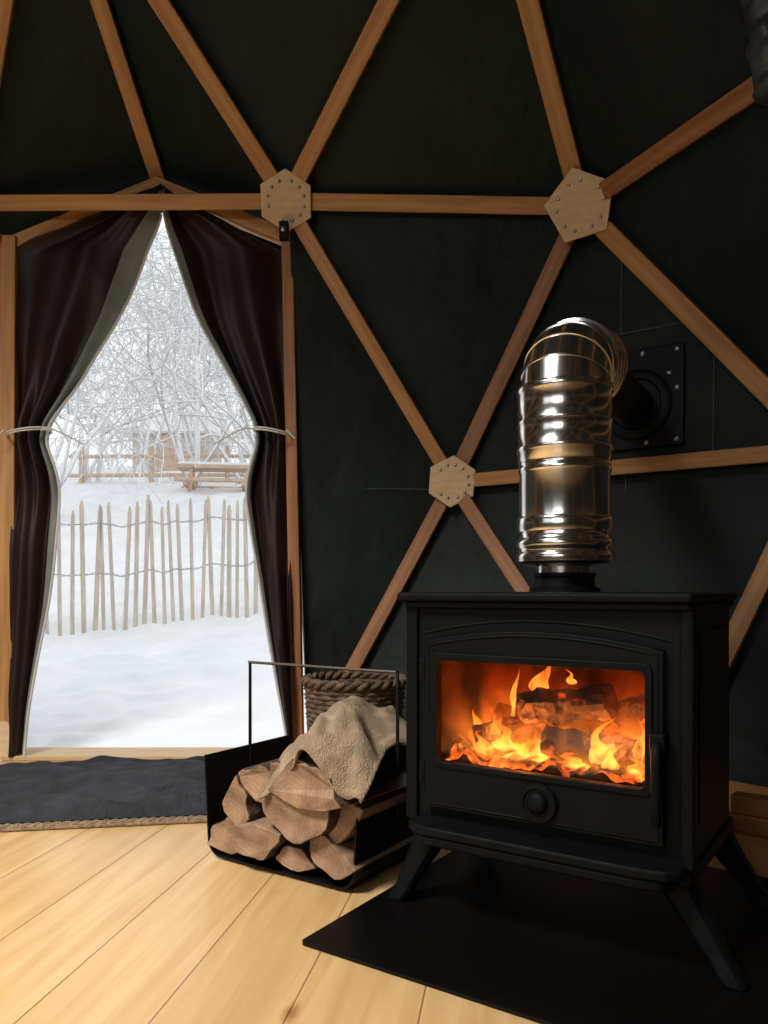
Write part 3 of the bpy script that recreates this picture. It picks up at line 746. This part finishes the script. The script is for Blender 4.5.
def tree(x,y,h,seed,lean=(0,0),stems=3,maxlv=4,tw=.0055):
    rnd=random.Random(seed)
    c=bpy.data.curves.new('snowy_tree','CURVE'); c.dimensions='3D'; c.bevel_depth=1; c.bevel_resolution=0; c.materials.append(M_tree)
    def br(p,d,L,r,lv):
        if L<.15: return
        n=6; pts=[p.copy()]; dc=d.copy()
        for k in range(n):
            dc=(dc+Vector((rnd.gauss(0,.13),rnd.gauss(0,.13),rnd.gauss(0,.10)-(.06 if lv>1 else 0)))).normalized()
            pts.append(pts[-1]+dc*L/n)
        s=c.splines.new('POLY'); s.points.add(n)
        for i,q in enumerate(pts):
            s.points[i].co=(*q,1); s.points[i].radius=max(tw,r*(1-.65*i/n))
        if lv<maxlv:
            for k in range(rnd.choice((2,3,3,4))):
                i=rnd.randint(2,n); q=pts[i]; ax=Vector((rnd.gauss(0,1),rnd.gauss(0,1),rnd.gauss(0,.5))).normalized()
                nd=(dc*.75+ax*.75).normalized(); br(q,nd,L*rnd.uniform(.55,.8),max(tw*1.2,r*.5),lv+1)
    for k in range(stems):
        d=Vector((lean[0]+rnd.gauss(0,.25),lean[1]+rnd.gauss(0,.2),1)).normalized()
        br(Vector((x+rnd.gauss(0,.1),y+rnd.gauss(0,.1),g(x,y)-.1)),d,h*.5,.045,0)
    add(bpy.data.objects.new('snowy_tree',c))
tree(-4.6,10.2,5.0,3,(.25,0),4); tree(-1.2,10.5,5.0,8,(-.30,0),5); tree(-3.4,13.5,5.5,5,(.0,0),4); tree(-5.6,14.5,6,9,(.2,0),4)
tree(-2.4,14,6,12,(-.1,0),4); tree(-5.6,18,7.5,14,tw=.008); tree(-3.6,20,8,18,tw=.008); tree(-1.9,17,7,21,(-.2,0),tw=.008); tree(-8,22,8,25,tw=.009); tree(-5.2,25,9,29,tw=.011); tree(-9.5,27,9,31,tw=.011)
tree(-7.2,24,8,35,stems=4,tw=.010); tree(-3.9,16,6,41,(.1,0),4,tw=.007)

bn = empty('picnic_bench',(-2.75,12.6,g(-2.75,12.6)-.25),R(8))
for yy,zz in ((0,.62),(.16,.62),(.32,.62),(-.35,.36),(.67,.36)):
    box('board',(-.62,yy-.07,zz),(.62,yy+.07,zz+.05),M_far,bn)
for xx in (-.45,.45):
    box('cross_beam',(xx-.03,-.4,.30),(xx+.03,.74,.36),M_far,bn)
    for sy,ry in ((-.12,R(-22)),(.44,R(22))):
        box('leg',(-.03,-.03,-.4),(.03,.03,.34),M_far,bn,loc=(xx+.05,sy,.30),rot=(ry,0,0))
box('snow_on_table',(-.60,-.06,.67),(.60,.38,.72),M_snow,bn,.02)
rf = empty('log_rail_fence',(-3.6,14.2,g(-3.6,14.2)-.2))
for zz in (.35,.7): tube('rail',[(-2.2,0,zz),(0,.02,zz+.02),(2.4,0,zz)],.035,M_far,rf)
for xx in (-2,-.7,.7,2.1): tube('rail_post',[(xx,.05,-.4),(xx,.05,.9)],.045,M_far,rf)
cb = empty('wooden_cabin',(-5.7,20.5,g(-5.7,20.5)-.2))
box('cabin_wall',(-1.0,0,0),(1.0,1.8,1.35),M_cab,cb,.01)
mesh('cabin_roof',[(-1.25,-.3,1.25),(1.25,-.3,1.25),(1.25,2.1,1.25),(-1.25,2.1,1.25),(-1.25,.9,2.0),(1.25,.9,2.0)],[(0,1,5,4),(2,3,4,5),(0,4,3),(1,2,5),(0,3,2,1)],M_snow,cb)
box('cabin_door',(-.3,-.03,.2),(.3,.0,1.2),M_far,cb,.01)

# ------------------------------------------------------------------ light
wd = bpy.data.worlds.new('overcast'); S.world = wd; wd.use_nodes = True
bg = wd.node_tree.nodes['Background']; bg.inputs[0].default_value = (.95,.98,1,1); bg.inputs[1].default_value = 1.14
def area(name, loc, tgt, sx, sy, pw, col=(1,.97,.93), spread=180):
    l=bpy.data.lights.new(name,'AREA'); l.shape='RECTANGLE'; l.size=sx; l.size_y=sy; l.energy=pw; l.color=col; l.spread=R(spread)
    o=add(bpy.data.objects.new(name,l)); o.location=loc; o.rotation_euler=(Vector(tgt)-Vector(loc)).to_track_quat('-Z','Y').to_euler()
area('rear_fill',(-2.0,-2.6,1.7),(-.6,2.3,1.6),1.7,1.0,28)  # added area light, fill standing in for daylight from an unseen rear window
area('overhead_fill',(-1.6,.15,2.95),(-1.05,1.35,0),.9,.7,40,spread=80)  # added overhead area light to brighten the left floor; its skylight is made up

# ------------------------------------------------------------------ camera
cd=bpy.data.cameras.new('camera'); cd.sensor_fit='VERTICAL'; cd.sensor_height=36; cd.sensor_width=27; cd.lens=27.07; cd.shift_y=.0762; cd.clip_start=.02
co=add(bpy.data.objects.new('camera',cd)); co.location=(0,0,.62); co.rotation_euler=(R(90),0,0); S.camera=co
